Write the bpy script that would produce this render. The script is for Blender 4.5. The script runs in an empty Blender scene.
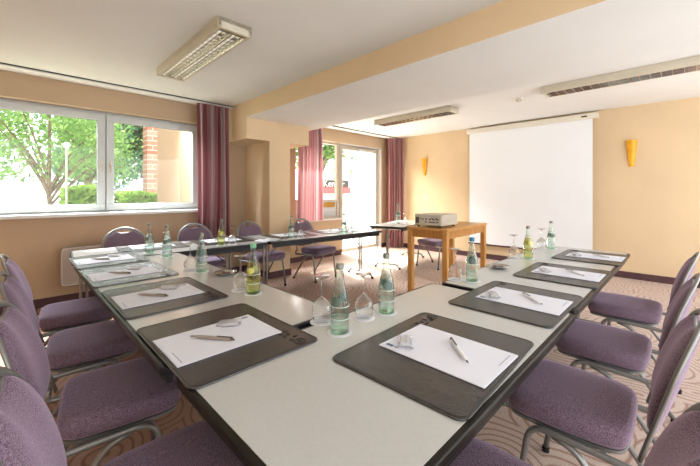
import bpy, bmesh, math, random
from mathutils import Vector, Matrix
PI = math.pi
C = bpy.context.scene.collection
sc = bpy.context.scene
R = math.radians

# ------------------------------------------------------------------ materials
def s2l(c):
    return tuple(((x / 255.0) / 12.92 if x / 255.0 <= 0.04045 else ((x / 255.0 + 0.055) / 1.055) ** 2.4) for x in c) + (1,)

def new_mat(name):
    m = bpy.data.materials.new(name); m.use_nodes = True
    nt = m.node_tree; nt.nodes.clear()
    return m, nt

def N(nt, t, **k):
    n = nt.nodes.new(t)
    for a, b in k.items():
        if hasattr(n, a): setattr(n, a, b)
    return n

def pmat(name, col, rough=0.5, metal=0.0, noise=0.06, nscale=8.0, bump=0.0, bscale=60.0, spec=0.5, sheen=0.0, coat=0.0, emis=0.0, col2=None):
    m, nt = new_mat(name); L = nt.links.new
    out = N(nt, 'ShaderNodeOutputMaterial'); b = N(nt, 'ShaderNodeBsdfPrincipled')
    L(b.outputs[0], out.inputs[0])
    c1 = s2l(col); c2 = s2l(col2) if col2 else tuple(min(1, x * (1 + noise)) for x in c1[:3]) + (1,)
    c0 = c1 if col2 else tuple(x * (1 - noise) for x in c1[:3]) + (1,)
    tc = N(nt, 'ShaderNodeTexCoord'); nz = N(nt, 'ShaderNodeTexNoise'); nz.inputs['Scale'].default_value = nscale
    nz.inputs['Detail'].default_value = 3
    L(tc.outputs['Object'], nz.inputs['Vector'])
    rp = N(nt, 'ShaderNodeValToRGB'); rp.color_ramp.elements[0].position = 0.35; rp.color_ramp.elements[1].position = 0.65
    rp.color_ramp.elements[0].color = c0; rp.color_ramp.elements[1].color = c2
    L(nz.outputs[0], rp.inputs[0]); L(rp.outputs[0], b.inputs['Base Color'])
    b.inputs['Roughness'].default_value = rough; b.inputs['Metallic'].default_value = metal
    b.inputs['Specular IOR Level'].default_value = spec
    b.inputs['Sheen Weight'].default_value = sheen
    b.inputs['Coat Weight'].default_value = coat
    if emis:
        L(rp.outputs[0], b.inputs['Emission Color']); b.inputs['Emission Strength'].default_value = emis
    if bump:
        n2 = N(nt, 'ShaderNodeTexNoise'); n2.inputs['Scale'].default_value = bscale
        L(tc.outputs['Object'], n2.inputs['Vector'])
        bp = N(nt, 'ShaderNodeBump'); bp.inputs['Strength'].default_value = bump; bp.inputs['Distance'].default_value = 0.01
        L(n2.outputs[0], bp.inputs['Height']); L(bp.outputs[0], b.inputs['Normal'])
    return m

def glass_mat(name, tint, rough=0.0, ior=1.25, clear=0.55, gloss=0.25):
    m, nt = new_mat(name); L = nt.links.new
    out = N(nt, 'ShaderNodeOutputMaterial')
    tr = N(nt, 'ShaderNodeBsdfTransparent'); tr.inputs[0].default_value = tint
    gl = N(nt, 'ShaderNodeBsdfGlass'); gl.inputs['Color'].default_value = tint; gl.inputs['IOR'].default_value = ior; gl.inputs['Roughness'].default_value = rough
    mx = N(nt, 'ShaderNodeMixShader'); mx.inputs[0].default_value = 1 - clear
    L(tr.outputs[0], mx.inputs[1]); L(gl.outputs[0], mx.inputs[2])
    gs = N(nt, 'ShaderNodeBsdfGlossy'); gs.inputs['Roughness'].default_value = 0.03
    lw = N(nt, 'ShaderNodeLayerWeight'); lw.inputs[0].default_value = 0.5
    pw = N(nt, 'ShaderNodeMath', operation='POWER'); pw.inputs[1].default_value = 2.0
    ml = N(nt, 'ShaderNodeMath', operation='MULTIPLY_ADD'); ml.inputs[1].default_value = gloss * 2; ml.inputs[2].default_value = 0.03
    L(lw.outputs['Facing'], pw.inputs[0]); L(pw.outputs[0], ml.inputs[0])
    m2 = N(nt, 'ShaderNodeMixShader'); L(ml.outputs[0], m2.inputs[0]); L(mx.outputs[0], m2.inputs[1]); L(gs.outputs[0], m2.inputs[2])
    L(m2.outputs[0], out.inputs[0])
    return m

def pane_mat(name):
    m, nt = new_mat(name); L = nt.links.new
    out = N(nt, 'ShaderNodeOutputMaterial'); tr = N(nt, 'ShaderNodeBsdfTransparent'); tr.inputs[0].default_value = (.97, .99, .98, 1)
    gs = N(nt, 'ShaderNodeBsdfGlossy'); gs.inputs['Roughness'].default_value = 0.02
    mx = N(nt, 'ShaderNodeMixShader'); mx.inputs[0].default_value = 0.025
    L(tr.outputs[0], mx.inputs[1]); L(gs.outputs[0], mx.inputs[2]); L(mx.outputs[0], out.inputs[0])
    return m

def carpet_mat():
    m, nt = new_mat('carpet'); L = nt.links.new
    out = N(nt, 'ShaderNodeOutputMaterial'); b = N(nt, 'ShaderNodeBsdfPrincipled'); L(b.outputs[0], out.inputs[0])
    tc = N(nt, 'ShaderNodeTexCoord')
    nz = N(nt, 'ShaderNodeTexNoise'); nz.inputs['Scale'].default_value = 1.7; nz.inputs['Detail'].default_value = 1
    L(tc.outputs['Object'], nz.inputs['Vector'])
    sc_ = N(nt, 'ShaderNodeVectorMath', operation='SCALE'); sc_.inputs['Scale'].default_value = 0.35
    L(nz.outputs['Color'], sc_.inputs[0])
    ad = N(nt, 'ShaderNodeVectorMath', operation='ADD'); L(tc.outputs['Object'], ad.inputs[0]); L(sc_.outputs[0], ad.inputs[1])
    vo = N(nt, 'ShaderNodeTexVoronoi'); vo.inputs['Scale'].default_value = 1.9; vo.voronoi_dimensions = '2D'
    L(ad.outputs[0], vo.inputs['Vector'])
    mu = N(nt, 'ShaderNodeMath', operation='MULTIPLY'); mu.inputs[1].default_value = 62; L(vo.outputs['Distance'], mu.inputs[0])
    sn = N(nt, 'ShaderNodeMath', operation='SINE'); L(mu.outputs[0], sn.inputs[0])
    r1 = N(nt, 'ShaderNodeValToRGB'); e = r1.color_ramp.elements
    e[0].position = 0.0; e[0].color = s2l((190, 168, 156)); e[1].position = 1.0; e[1].color = s2l((150, 116, 102))
    k = r1.color_ramp.elements.new(0.55); k.color = s2l((182, 158, 145))
    L(sn.outputs[0], r1.inputs[0])
    n2 = N(nt, 'ShaderNodeTexNoise'); n2.inputs['Scale'].default_value = 160; L(tc.outputs['Object'], n2.inputs['Vector'])
    mx = N(nt, 'ShaderNodeMixRGB', blend_type='OVERLAY'); mx.inputs[0].default_value = 0.6
    L(r1.outputs[0], mx.inputs[1]); L(n2.outputs[0], mx.inputs[2])
    # broad patches: rusty towards the window side, pinkish beige elsewhere
    sx = N(nt, 'ShaderNodeSeparateXYZ'); L(tc.outputs['Object'], sx.inputs[0])
    mr = N(nt, 'ShaderNodeMapRange'); mr.inputs[1].default_value = 4.4; mr.inputs[2].default_value = 1.5; L(sx.outputs[0], mr.inputs[0])
    my = N(nt, 'ShaderNodeMapRange'); my.inputs[1].default_value = 1.2; my.inputs[2].default_value = 2.6; L(sx.outputs[1], my.inputs[0])
    mm = N(nt, 'ShaderNodeMath', operation='MULTIPLY'); L(mr.outputs[0], mm.inputs[0]); L(my.outputs[0], mm.inputs[1])
    m3 = N(nt, 'ShaderNodeMixRGB', blend_type='MULTIPLY'); m3.inputs[2].default_value = (0.62, 0.42, 0.30, 1)
    L(mm.outputs[0], m3.inputs[0]); L(mx.outputs[0], m3.inputs[1])
    L(m3.outputs[0], b.inputs['Base Color']); b.inputs['Roughness'].default_value = 0.75; b.inputs['Sheen Weight'].default_value = 0.2
    bp = N(nt, 'ShaderNodeBump'); bp.inputs['Strength'].default_value = 0.3; bp.inputs['Distance'].default_value = 0.005
    L(n2.outputs[0], bp.inputs['Height']); L(bp.outputs[0], b.inputs['Normal'])
    return m

def fabric_mat():
    m, nt = new_mat('mauve_upholstery'); L = nt.links.new
    out = N(nt, 'ShaderNodeOutputMaterial'); b = N(nt, 'ShaderNodeBsdfPrincipled'); L(b.outputs[0], out.inputs[0])
    tc = N(nt, 'ShaderNodeTexCoord')
    nz = N(nt, 'ShaderNodeTexNoise'); nz.inputs['Scale'].default_value = 300; nz.inputs['Detail'].default_value = 4
    L(tc.outputs['Object'], nz.inputs['Vector'])
    r = N(nt, 'ShaderNodeValToRGB'); e = r.color_ramp.elements
    e[0].position = .35; e[0].color = s2l((86, 68, 82)); e[1].position = .66; e[1].color = s2l((150, 131, 147))
    L(nz.outputs[0], r.inputs[0]); L(r.outputs[0], b.inputs['Base Color'])
    b.inputs['Roughness'].default_value = .9; b.inputs['Sheen Weight'].default_value = .7; b.inputs['Sheen Roughness'].default_value = .4
    b.inputs['Sheen Tint'].default_value = s2l((225, 205, 230))
    bp = N(nt, 'ShaderNodeBump'); bp.inputs['Strength'].default_value = .35; bp.inputs['Distance'].default_value = .004
    L(nz.outputs[0], bp.inputs['Height']); L(bp.outputs[0], b.inputs['Normal'])
    return m

def curtain_mat():
    m, nt = new_mat('curtain_cloth'); L = nt.links.new
    out = N(nt, 'ShaderNodeOutputMaterial'); b = N(nt, 'ShaderNodeBsdfPrincipled')
    uv = N(nt, 'ShaderNodeUVMap'); sp = N(nt, 'ShaderNodeSeparateXYZ'); L(uv.outputs[0], sp.inputs[0])
    nz = N(nt, 'ShaderNodeTexNoise'); nz.noise_dimensions = '1D'; nz.inputs['Scale'].default_value = 11; nz.inputs['Detail'].default_value = 3
    L(sp.outputs[0], nz.inputs['W'])
    r = N(nt, 'ShaderNodeValToRGB'); r.color_ramp.interpolation = 'EASE'; e = r.color_ramp.elements
    e[0].position = .38; e[0].color = s2l((146, 98, 102)); e[1].position = .68; e[1].color = s2l((190, 182, 184))
    k = r.color_ramp.elements.new(.5); k.color = s2l((178, 130, 132))
    L(nz.outputs[0], r.inputs[0]); L(r.outputs[0], b.inputs['Base Color'])
    b.inputs['Roughness'].default_value = .8
    t = N(nt, 'ShaderNodeBsdfTranslucent'); L(r.outputs[0], t.inputs[0])
    mx = N(nt, 'ShaderNodeMixShader'); mx.inputs[0].default_value = .3
    L(b.outputs[0], mx.inputs[1]); L(t.outputs[0], mx.inputs[2]); L(mx.outputs[0], out.inputs[0])
    return m

def leaf_mat(name, c1, c2, em=0.0):
    m, nt = new_mat(name); L = nt.links.new
    out = N(nt, 'ShaderNodeOutputMaterial'); d = N(nt, 'ShaderNodeBsdfDiffuse'); t = N(nt, 'ShaderNodeBsdfTranslucent')
    g = N(nt, 'ShaderNodeTexCoord'); nz = N(nt, 'ShaderNodeTexNoise'); nz.inputs['Scale'].default_value = 3; L(g.outputs['Object'], nz.inputs['Vector'])
    r = N(nt, 'ShaderNodeValToRGB'); e = r.color_ramp.elements; e[0].position = .3; e[1].position = .7
    e[0].color = s2l(c1); e[1].color = s2l(c2); L(nz.outputs[0], r.inputs[0])
    L(r.outputs[0], d.inputs[0]); L(r.outputs[0], t.inputs[0])
    mx = N(nt, 'ShaderNodeMixShader'); mx.inputs[0].default_value = .45
    L(d.outputs[0], mx.inputs[1]); L(t.outputs[0], mx.inputs[2]); L(mx.outputs[0], out.inputs[0])
    return m

def wood_mat(name, c1, c2):
    m, nt = new_mat(name); L = nt.links.new
    out = N(nt, 'ShaderNodeOutputMaterial'); b = N(nt, 'ShaderNodeBsdfPrincipled'); L(b.outputs[0], out.inputs[0])
    tc = N(nt, 'ShaderNodeTexCoord'); mp = N(nt, 'ShaderNodeMapping'); mp.inputs['Scale'].default_value = (14, 14, 1.6)
    L(tc.outputs['Object'], mp.inputs[0]); nz = N(nt, 'ShaderNodeTexNoise'); nz.inputs['Scale'].default_value = 3; nz.inputs['Detail'].default_value = 5
    L(mp.outputs[0], nz.inputs['Vector']); r = N(nt, 'ShaderNodeValToRGB'); e = r.color_ramp.elements
    e[0].position = .3; e[1].position = .7; e[0].color = s2l(c1); e[1].color = s2l(c2)
    L(nz.outputs[0], r.inputs[0]); L(r.outputs[0], b.inputs['Base Color']); b.inputs['Roughness'].default_value = .35
    return m

M = {}
M['carpet'] = carpet_mat()
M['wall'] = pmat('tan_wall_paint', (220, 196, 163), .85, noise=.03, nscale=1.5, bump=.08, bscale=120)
M['wall_shade'] = pmat('tan_wall_paint_shaded', (190, 168, 142), .85, noise=.03, nscale=1.5, bump=.08, bscale=120)  # tan wall paint darkened: the window wall's shade is put into the colour
M['ceiling'] = pmat('ceiling_plaster', (224, 222, 218), .9, noise=.02, nscale=1.2)
M['baseboard'] = pmat('plum_baseboard', (92, 66, 70), .6, noise=.1)
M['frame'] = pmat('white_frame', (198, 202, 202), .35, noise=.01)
M['frame_beige'] = pmat('beige_frame', (188, 180, 168), .4, noise=.02)  # beige frames of the garden door and the window beside it
M['sill'] = pmat('sill_white', (214, 214, 210), .3, noise=.01)
M['gasket'] = pmat('gasket', (70, 70, 72), .6)
M['pane'] = pane_mat('window_glass')
M['handle'] = pmat('handle_metal', (200, 190, 170), .3, metal=.7, noise=.02)
M['top'] = pmat('laminate_top', (193, 193, 191), .2, noise=.015, nscale=90, spec=.9)
M['edge'] = pmat('dark_table_edge', (42, 42, 46), .3, spec=.4, noise=.05)
M['edge_brown'] = pmat('brown_table_edge', (40, 36, 32), .35, spec=.3, noise=.05)
M['tube'] = pmat('grey_steel', (150, 148, 144), .35, metal=.8, noise=.03)
M['chairmetal'] = pmat('chair_steel', (138, 138, 136), .35, metal=.45, noise=.03)
M['rubber'] = pmat('rubber', (30, 30, 30), .7)
M['fabric'] = fabric_mat()
M['leather'] = pmat('black_leather', (58, 57, 58), .24, noise=.12, nscale=30, bump=.2, bscale=220, spec=1.0)
M['emboss'] = pmat('embossed_mark', (34, 32, 32), .5, noise=.05)
M['paper'] = pmat('white_paper', (224, 225, 234), .8, noise=.008)
M['ink'] = pmat('blue_ink', (110, 120, 160), .8)
M['inkd'] = pmat('dark_ink', (70, 75, 90), .8)
M['pen'] = pmat('pen_white', (240, 240, 242), .3)
M['pengrey'] = pmat('pen_grey', (158, 146, 136), .3)
M['pentip'] = pmat('pen_tip', (110, 108, 106), .3, metal=.6)
M['wrapper'] = glass_mat('clear_wrapper', (.93, .93, .95, 1), rough=.45, ior=1.3, clear=.35, gloss=.25)
M['mint'] = pmat('mint_white', (232, 232, 230), .5)
M['bottle'] = glass_mat('green_glass', (.90, .965, .935, 1), ior=1.2, clear=.6, gloss=.55)
M['bottle_base'] = glass_mat('green_glass_base', (.68, .92, .76, 1), ior=1.3, clear=.5, gloss=.3)
M['juice'] = glass_mat('yellow_drink', (.96, .92, .60, 1), ior=1.1, clear=.7, gloss=.05)
M['water'] = glass_mat('still_water', (.96, .99, .98, 1), ior=1.1, clear=.75, gloss=.05)
M['glass'] = glass_mat('clear_glass', (.97, .975, .98, 1), ior=1.15, clear=.6, gloss=.7)
M['lab'] = pmat('bottle_label', (206, 222, 216), .5)
M['lab2'] = pmat('bottle_label_dark', (104, 122, 116), .5)
M['laby'] = pmat('bottle_label_yellow', (214, 208, 120), .5)
M['capw'] = pmat('cap_silver', (140, 142, 134), .35, metal=.4)
M['capb'] = pmat('cap_blue', (60, 120, 160), .4)
M['capg'] = pmat('cap_green', (120, 175, 140), .4)
M['coaster'] = pmat('coaster_paper', (222, 222, 226), .8)
M['wood'] = wood_mat('beech_wood', (190, 138, 78), (214, 166, 106))
M['wood_end'] = wood_mat('beech_wood_dark', (172, 120, 64), (198, 146, 86))
M['projector'] = pmat('projector_shell', (196, 188, 174), .45, noise=.02)
M['projdark'] = pmat('projector_dark', (60, 58, 56), .5)
M['projback'] = pmat('projector_port_panel', (206, 200, 186), .5)
M['lens'] = pmat('lens_black', (24, 24, 30), .1)
M['screen'] = pmat('screen_cloth', (238, 240, 244), .75, noise=.008, nscale=2)
M['case'] = pmat('screen_case', (226, 220, 206), .5, noise=.01)
M['sconce'] = pmat('amber_glass', (222, 160, 36), .35, noise=.1, emis=.12)
M['lampbody'] = pmat('cream_metal', (206, 198, 180), .45, noise=.01)
M['louver'] = pmat('mirror_louver', (225, 223, 215), .14, metal=1.0, noise=.01)
M['tubelamp'] = pmat('lamp_tube', (250, 246, 236), .4, noise=.005, emis=.5)
M['plastic'] = pmat('white_plastic', (232, 230, 222), .4)
M['radiator'] = pmat('radiator_enamel', (180, 172, 162), .35, noise=.01)
M['curtain'] = curtain_mat()
M['rail'] = pmat('rail_dark', (70, 74, 70), .5)
M['brass'] = pmat('brass_plate', (186, 150, 80), .35, metal=.5)
M['steel'] = pmat('polished_steel', (200, 200, 200), .15, metal=1)
M['choc'] = pmat('sweet_wrapper', (110, 84, 70), .35)
M['lawn'] = pmat('lawn', (172, 176, 150), .95, noise=.2, nscale=3)
M['paving'] = pmat('light_paving', (226, 222, 214), .9, noise=.05, nscale=2)
M['render_cream'] = pmat('cream_render', (146, 120, 100), .9, noise=.02)
M['facade'] = pmat('white_facade', (246, 244, 242), .9, noise=.02)
M['bark'] = pmat('bark', (122, 104, 88), .9, noise=.25, nscale=9)
M['leafA'] = leaf_mat('leaf_fresh', (88, 122, 76), (150, 174, 114))
M['leafB'] = leaf_mat('leaf_deep', (84, 114, 96), (140, 164, 138))
M['leafC'] = leaf_mat('leaf_hedge', (118, 152, 70), (172, 196, 108))
M['postgrey'] = pmat('post_grey', (150, 156, 150), .5)
M['globe'] = pmat('globe_white', (238, 238, 236), .3)
M['tent'] = pmat('blue_roof', (112, 124, 158), .6)
M['signblack'] = pmat('sign_black', (74, 70, 66), .6)
M['signred'] = pmat('sign_red', (206, 96, 96), .6)
def brick_mat():
    m, nt = new_mat('pale_brick'); L = nt.links.new
    out = N(nt, 'ShaderNodeOutputMaterial'); b = N(nt, 'ShaderNodeBsdfPrincipled'); L(b.outputs[0], out.inputs[0])
    tc = N(nt, 'ShaderNodeTexCoord'); mp = N(nt, 'ShaderNodeMapping'); mp.inputs['Rotation'].default_value = (R(90), 0, 0)
    L(tc.outputs['Object'], mp.inputs[0])
    br = N(nt, 'ShaderNodeTexBrick'); br.inputs['Scale'].default_value = 1.0
    br.inputs['Brick Width'].default_value = .3; br.inputs['Row Height'].default_value = .12; br.inputs['Mortar Size'].default_value = .012
    br.inputs['Color1'].default_value = s2l((160, 104, 90)); br.inputs['Color2'].default_value = s2l((176, 136, 124)); br.inputs['Mortar'].default_value = s2l((190, 170, 160))
    L(mp.outputs[0], br.inputs['Vector']); L(br.outputs[0], b.inputs['Base Color']); b.inputs['Roughness'].default_value = .9
    return m
M['brick'] = brick_mat()

# ------------------------------------------------------------------ mesh helpers
def obj(name, bm, m, parent=None, loc=None, rotz=None, smooth=False, bev=0.0, bseg=2, sub=0, ang=40):
    me = bpy.data.meshes.new(name)
    bmesh.ops.recalc_face_normals(bm, faces=bm.faces)
    bm.to_mesh(me); bm.free()
    ms = m if isinstance(m, (list, tuple)) else [m]
    for x in ms: me.materials.append(x)
    if smooth:
        for p in me.polygons: p.use_smooth = True
    o = bpy.data.objects.new(name, me); C.objects.link(o)
    if parent: o.parent = parent
    if loc is not None: o.location = loc
    if rotz is not None: o.rotation_euler = (0, 0, rotz)
    if bev:
        md = o.modifiers.new('bevel', 'BEVEL'); md.width = bev; md.segments = bseg; md.limit_method = 'ANGLE'; md.angle_limit = R(35)
    if sub:
        md = o.modifiers.new('sub', 'SUBSURF'); md.levels = sub; md.render_levels = sub
    return o

def B(): return bmesh.new()

def box(bm, x0, x1, y0, y1, z0, z1, mi=0, mat=None):
    vs = [bm.verts.new((x, y, z)) for z in (z0, z1) for (x, y) in ((x0, y0), (x1, y0), (x1, y1), (x0, y1))]
    if mat is not None:
        for v in vs: v.co = mat @ v.co
    for f in ((0, 3, 2, 1), (4, 5, 6, 7), (0, 1, 5, 4), (1, 2, 6, 5), (2, 3, 7, 6), (3, 0, 4, 7)):
        fc = bm.faces.new([vs[i] for i in f]); fc.material_index = mi
    return vs

def prism(bm, pts, z0, z1, mi=0):
    a = [bm.verts.new((x, y, z0)) for x, y in pts]; b = [bm.verts.new((x, y, z1)) for x, y in pts]
    n = len(pts)
    bm.faces.new(a[::-1]).material_index = mi; bm.faces.new(b).material_index = mi
    for i in range(n):
        bm.faces.new((a[i], a[(i + 1) % n], b[(i + 1) % n], b[i])).material_index = mi

def rrect(x0, x1, y0, y1, r, n=6):
    out = []
    for cx, cy, a in ((x1 - r, y1 - r, 0), (x0 + r, y1 - r, 90), (x0 + r, y0 + r, 180), (x1 - r, y0 + r, 270)):
        for i in range(n + 1):
            t = R(a + 90 * i / n); out.append((cx + r * math.cos(t), cy + r * math.sin(t)))
    return out

def lathe(bm, prof, seg=24, cx=0, cy=0, mi=0, closed_top=True, closed_bot=True):
    rings = []
    for r, z in prof:
        rings.append([bm.verts.new((cx + r * math.cos(2 * PI * i / seg), cy + r * math.sin(2 * PI * i / seg), z)) for i in range(seg)])
    for a, b in zip(rings, rings[1:]):
        for i in range(seg):
            f = bm.faces.new((a[i], a[(i + 1) % seg], b[(i + 1) % seg], b[i])); f.material_index = mi
    if closed_bot: bm.faces.new(rings[0][::-1]).material_index = mi
    if closed_top: bm.faces.new(rings[-1]).material_index = mi

def tube(bm, pts, r, seg=8, flat=None, closed=False, mi=0):
    """sweep; flat=(ru, rv) gives an elliptical profile; frame kept from a fixed side vector"""
    pts = [Vector(p) for p in pts]; n = len(pts); rings = []
    prev = None
    for i in range(n):
        if closed: t = pts[(i + 1) % n] - pts[i - 1]
        else: t = pts[min(i + 1, n - 1)] - pts[max(i - 1, 0)]
        t.normalize()
        if prev is None:
            up = Vector((0, 0, 1)) if abs(t.z) < .9 else Vector((1, 0, 0))
            u = t.cross(up).normalized()
        else:
            u = (prev - t * prev.dot(t)).normalized()
        prev = u; v = t.cross(u).normalized()
        rr = r[i] if isinstance(r, (list, tuple)) else r
        ru, rv = flat if flat else (rr, rr)
        rings.append([bm.verts.new(pts[i] + u * ru * math.cos(2 * PI * k / seg) + v * rv * math.sin(2 * PI * k / seg)) for k in range(seg)])
    rng = range(n) if closed else range(n - 1)
    for i in rng:
        a, b = rings[i], rings[(i + 1) % n]
        for k in range(seg):
            bm.faces.new((a[k], a[(k + 1) % seg], b[(k + 1) % seg], b[k])).material_index = mi
    if not closed:
        bm.faces.new(rings[0][::-1]).material_index = mi; bm.faces.new(rings[-1]).material_index = mi

def fillet(pts, r, n=5):
    """round the inner corners of a polyline"""
    pts = [Vector(p) for p in pts]; out = [pts[0]]
    for i in range(1, len(pts) - 1):
        a, b, c = pts[i - 1], pts[i], pts[i + 1]
        d1 = (a - b); d2 = (c - b); k = min(r, d1.length * .45, d2.length * .45)
        p, q = b + d1.normalized() * k, b + d2.normalized() * k
        for j in range(n + 1):
            t = j / n; out.append((1 - t) ** 2 * p + 2 * t * (1 - t) * b + t * t * q)
    out.append(pts[-1]); return out

def tag(o, label=None, cat=None, group=None, kind=None):
    if label: o['label'] = label
    if cat: o['category'] = cat
    if group: o['group'] = group
    if kind: o['kind'] = kind
    return o

def thing(name, label, cat, loc=(0, 0, 0), rotz=0, group=None):
    o = bpy.data.objects.new(name, None); C.objects.link(o); o.empty_display_size = .1
    o.location = loc; o.rotation_euler = (0, 0, rotz)
    return tag(o, label, cat, group)

def struct(name, bm, m, parent=None, **k):
    o = obj(name, bm, m, parent, **k)
    if parent is None: o['kind'] = 'structure'
    return o

def dup(root, loc, rotz, label, group=None):
    r = root.copy(); C.objects.link(r); r.location = loc; r.rotation_euler = (0, 0, rotz); r['label'] = label
    if group: r['group'] = group
    for ch in list(root.children):
        c = ch.copy(); C.objects.link(c); c.parent = r
        for g in ch.children:
            d = g.copy(); C.objects.link(d); d.parent = c
    return r

# ------------------------------------------------------------------ room shell
XW, YW = 6.75, 5.28          # screen wall plane, window wall plane
ZC = 2.66
X0, Y0 = -1.3, -1.6
bm = B(); box(bm, X0, XW + .2, Y0, YW + .02, -.1, 0); struct('floor', bm, M['carpet'])
bm = B(); box(bm, X0, XW + .2, Y0, YW + .3, ZC, ZC + .15); struct('ceiling', bm, M['ceiling'])
# window wall: openings for the window and the garden door
bm = B()
YT = YW + .3
box(bm, X0, -.75, YW, YT, 0, ZC); box(bm, -.75, 2.08, YW, YT, 0, 1.06); box(bm, -.75, 2.08, YW, YT, 2.38, ZC)
box(bm, 2.08, 3.82, YW, YT, 0, ZC)
box(bm, 3.82, 5.02, YW, YT, 0, .78); box(bm, 3.82, 6.36, YW, YT, 2.40, ZC); box(bm, 6.36, XW, YW, YT, 0, ZC)
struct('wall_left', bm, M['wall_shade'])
bm = B(); box(bm, XW, XW + .2, Y0, YT, 0, ZC); struct('wall_right', bm, M['wall'])
bm = B(); box(bm, X0 - .2, X0, Y0, YT, 0, ZC); struct('wall_back', bm, M['wall'])
# downstand beam: tan cheek facing the tables, white underside
bm = B()
box(bm, 2.42, 3.75, Y0, YW, 2.43, ZC)
for f in bm.faces:
    f.material_index = 1 if f.calc_center_median().z < 2.44 or f.calc_center_median().x > 3.6 else 0
struct('trim_1', bm, [M['wall'], M['ceiling']])
bm = B(); box(bm, 2.42, 3.56, 4.55, YW, 2.12, 2.43); struct('trim_2', bm, M['wall'])
bm = B(); box(bm, 2.80, 3.18, 4.55, YW, 0, 2.12); struct('trim_3', bm, M['wall'])
# baseboards
bm = B(); box(bm, X0, 2.80, YW - .015, YW, 0, .1); box(bm, 3.18, 5.02, YW - .015, YW, 0, .1); box(bm, 6.36, XW, YW - .015, YW, 0, .1)
struct('baseboard_left', bm, M['baseboard'])
bm = B(); box(bm, XW - .015, XW, Y0, YW - .015, 0, .1); struct('baseboard_right', bm, M['baseboard'])
bm = B(); box(bm, 2.785, 3.195, 4.535, 4.55, 0, .1); box(bm, 2.785, 2.80, 4.55, YW - .015, 0, .1); box(bm, 3.18, 3.195, 4.55, YW - .015, 0, .1)
struct('baseboard_front', bm, M['baseboard'])

# curtain rails on the ceiling
for i, (a, b) in enumerate(((X0, 2.42), (3.75, 6.7))):
    bm = B(); box(bm, a, b, 4.99, 5.11, ZC - .025, ZC - .001)
    for f in bm.faces:
        if f.calc_center_median().y < 5.0: f.material_index = 0
    box(bm, a, b, 4.975, 4.99, ZC - .012, ZC - .001, mi=1)
    struct('trim_%d' % (4 + i), bm, [M['ceiling'], M['rail']])
# lightly paler plaster strip under the lintel: the window reveal head
# window 1
def window_frame_box(bm, x0, x1, z0, z1, w, y0, y1):
    box(bm, x0, x1, y0, y1, z1 - w, z1); box(bm, x0, x1, y0, y1, z0, z0 + w)
    box(bm, x0, x0 + w, y0, y1, z0 + w, z1 - w); box(bm, x1 - w, x1, y0, y1, z0 + w, z1 - w)
w1 = bpy.data.objects.new('window_1', None); C.objects.link(w1); w1['kind'] = 'structure'
bm = B(); window_frame_box(bm, -.75, 2.08, 1.06, 2.38, .055, YW + .13, YW + .2)
box(bm, .835, .905, YW + .13, YW + .2, 1.115, 2.325); struct('window_frame', bm, M['frame'], w1, bev=.004)
for sx0, sx1 in ((-.66, .862), (.872, 2.045)):
    bm = B(); window_frame_box(bm, sx0, sx1, 1.09, 2.345, .085, YW + .095, YW + .165)
    s = struct('sash', bm, M['frame'], w1, bev=.006)
    bm = B(); window_frame_box(bm, sx0 + .08, sx1 - .08, 1.17, 2.265, .008, YW + .112, YW + .13); struct('gasket', bm, M['gasket'], s)
    bm = B(); box(bm, sx0 + .085, sx1 - .085, YW + .125, YW + .131, 1.175, 2.26); struct('pane', bm, M['pane'], s)
    hx = .823 if sx0 < 0 else .915
    bm = B(); box(bm, hx - .012, hx + .012, YW + .083, YW + .095, 1.655, 1.735)
    tube(bm, fillet([(hx, YW + .09, 1.70), (hx, YW + .055, 1.70), (hx, YW + .05, 1.59)], .015), .008)
    struct('handle', bm, M['handle'], s, smooth=False)
bm = B(); box(bm, -.75, 2.08, YW - .0, YW + .13, 1.06, 1.075); box(bm, -.78, 2.10, YW - .13, YW + .0, 1.035, 1.075)
struct('window_sill', bm, M['sill'], w1, bev=.006)
# window 2 beside the glazed door
w2 = bpy.data.objects.new('window_2', None); C.objects.link(w2); w2['kind'] = 'structure'
yF = YW + .1
bm = B(); window_frame_box(bm, 3.82, 5.02, .78, 2.40, .045, yF, yF + .07); box(bm, 3.89, 4.95, yF, yF + .07, 1.15, 1.19)
struct('window_frame', bm, M['frame_beige'], w2, bev=.004)
bm = B(); box(bm, 3.86, 4.98, yF + .03, yF + .036, 1.19, 2.36); struct('pane', bm, M['pane'], w2)
bm = B(); box(bm, 3.86, 4.98, yF + .025, yF + .045, .82, 1.15); pnl = struct('lower_panel', bm, M['frame'], w2)
bm = B(); box(bm, 4.60, 4.93, yF + .012, yF + .025, 1.02, 1.12); struct('name_plate', bm, M['brass'], pnl)
bm = B(); box(bm, 3.80, 5.02, YW - .06, yF + .01, .755, .785); struct('window_sill', bm, M['sill'], w2, bev=.004)
# glazed door
d1 = bpy.data.objects.new('door_1', None); C.objects.link(d1); d1['kind'] = 'structure'
bm = B(); window_frame_box(bm, 5.02, 6.36, -.06, 2.40, .035, yF, yF + .07); struct('door_frame', bm, M['frame_beige'], d1, bev=.004)
bm = B(); window_frame_box(bm, 5.058, 6.32, .01, 2.36, .08, yF - .02, yF + .045); lf = struct('door_leaf', bm, M['frame_beige'], d1, bev=.005)
bm = B(); box(bm, 5.13, 6.245, yF + .01, yF + .016, .085, 2.285); struct('pane', bm, M['pane'], lf)
bm = B(); box(bm, 5.08, 5.12, yF - .03, yF - .02, 1.0, 1.2)
tube(bm, fillet([(5.10, yF - .02, 1.10), (5.10, yF - .07, 1.10), (5.24, yF - .075, 1.10)], .02), .01)
struct('handle', bm, M['handle'], lf)
bm = B(); box(bm, 5.62, 5.84, yF - .075, yF - .02, 2.27, 2.33); tube(bm, [(5.84, yF - .05, 2.29), (6.02, yF - .12, 2.30), (6.28, yF - .03, 2.37)], .008)
struct('door_closer', bm, M['frame'], lf)
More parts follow.
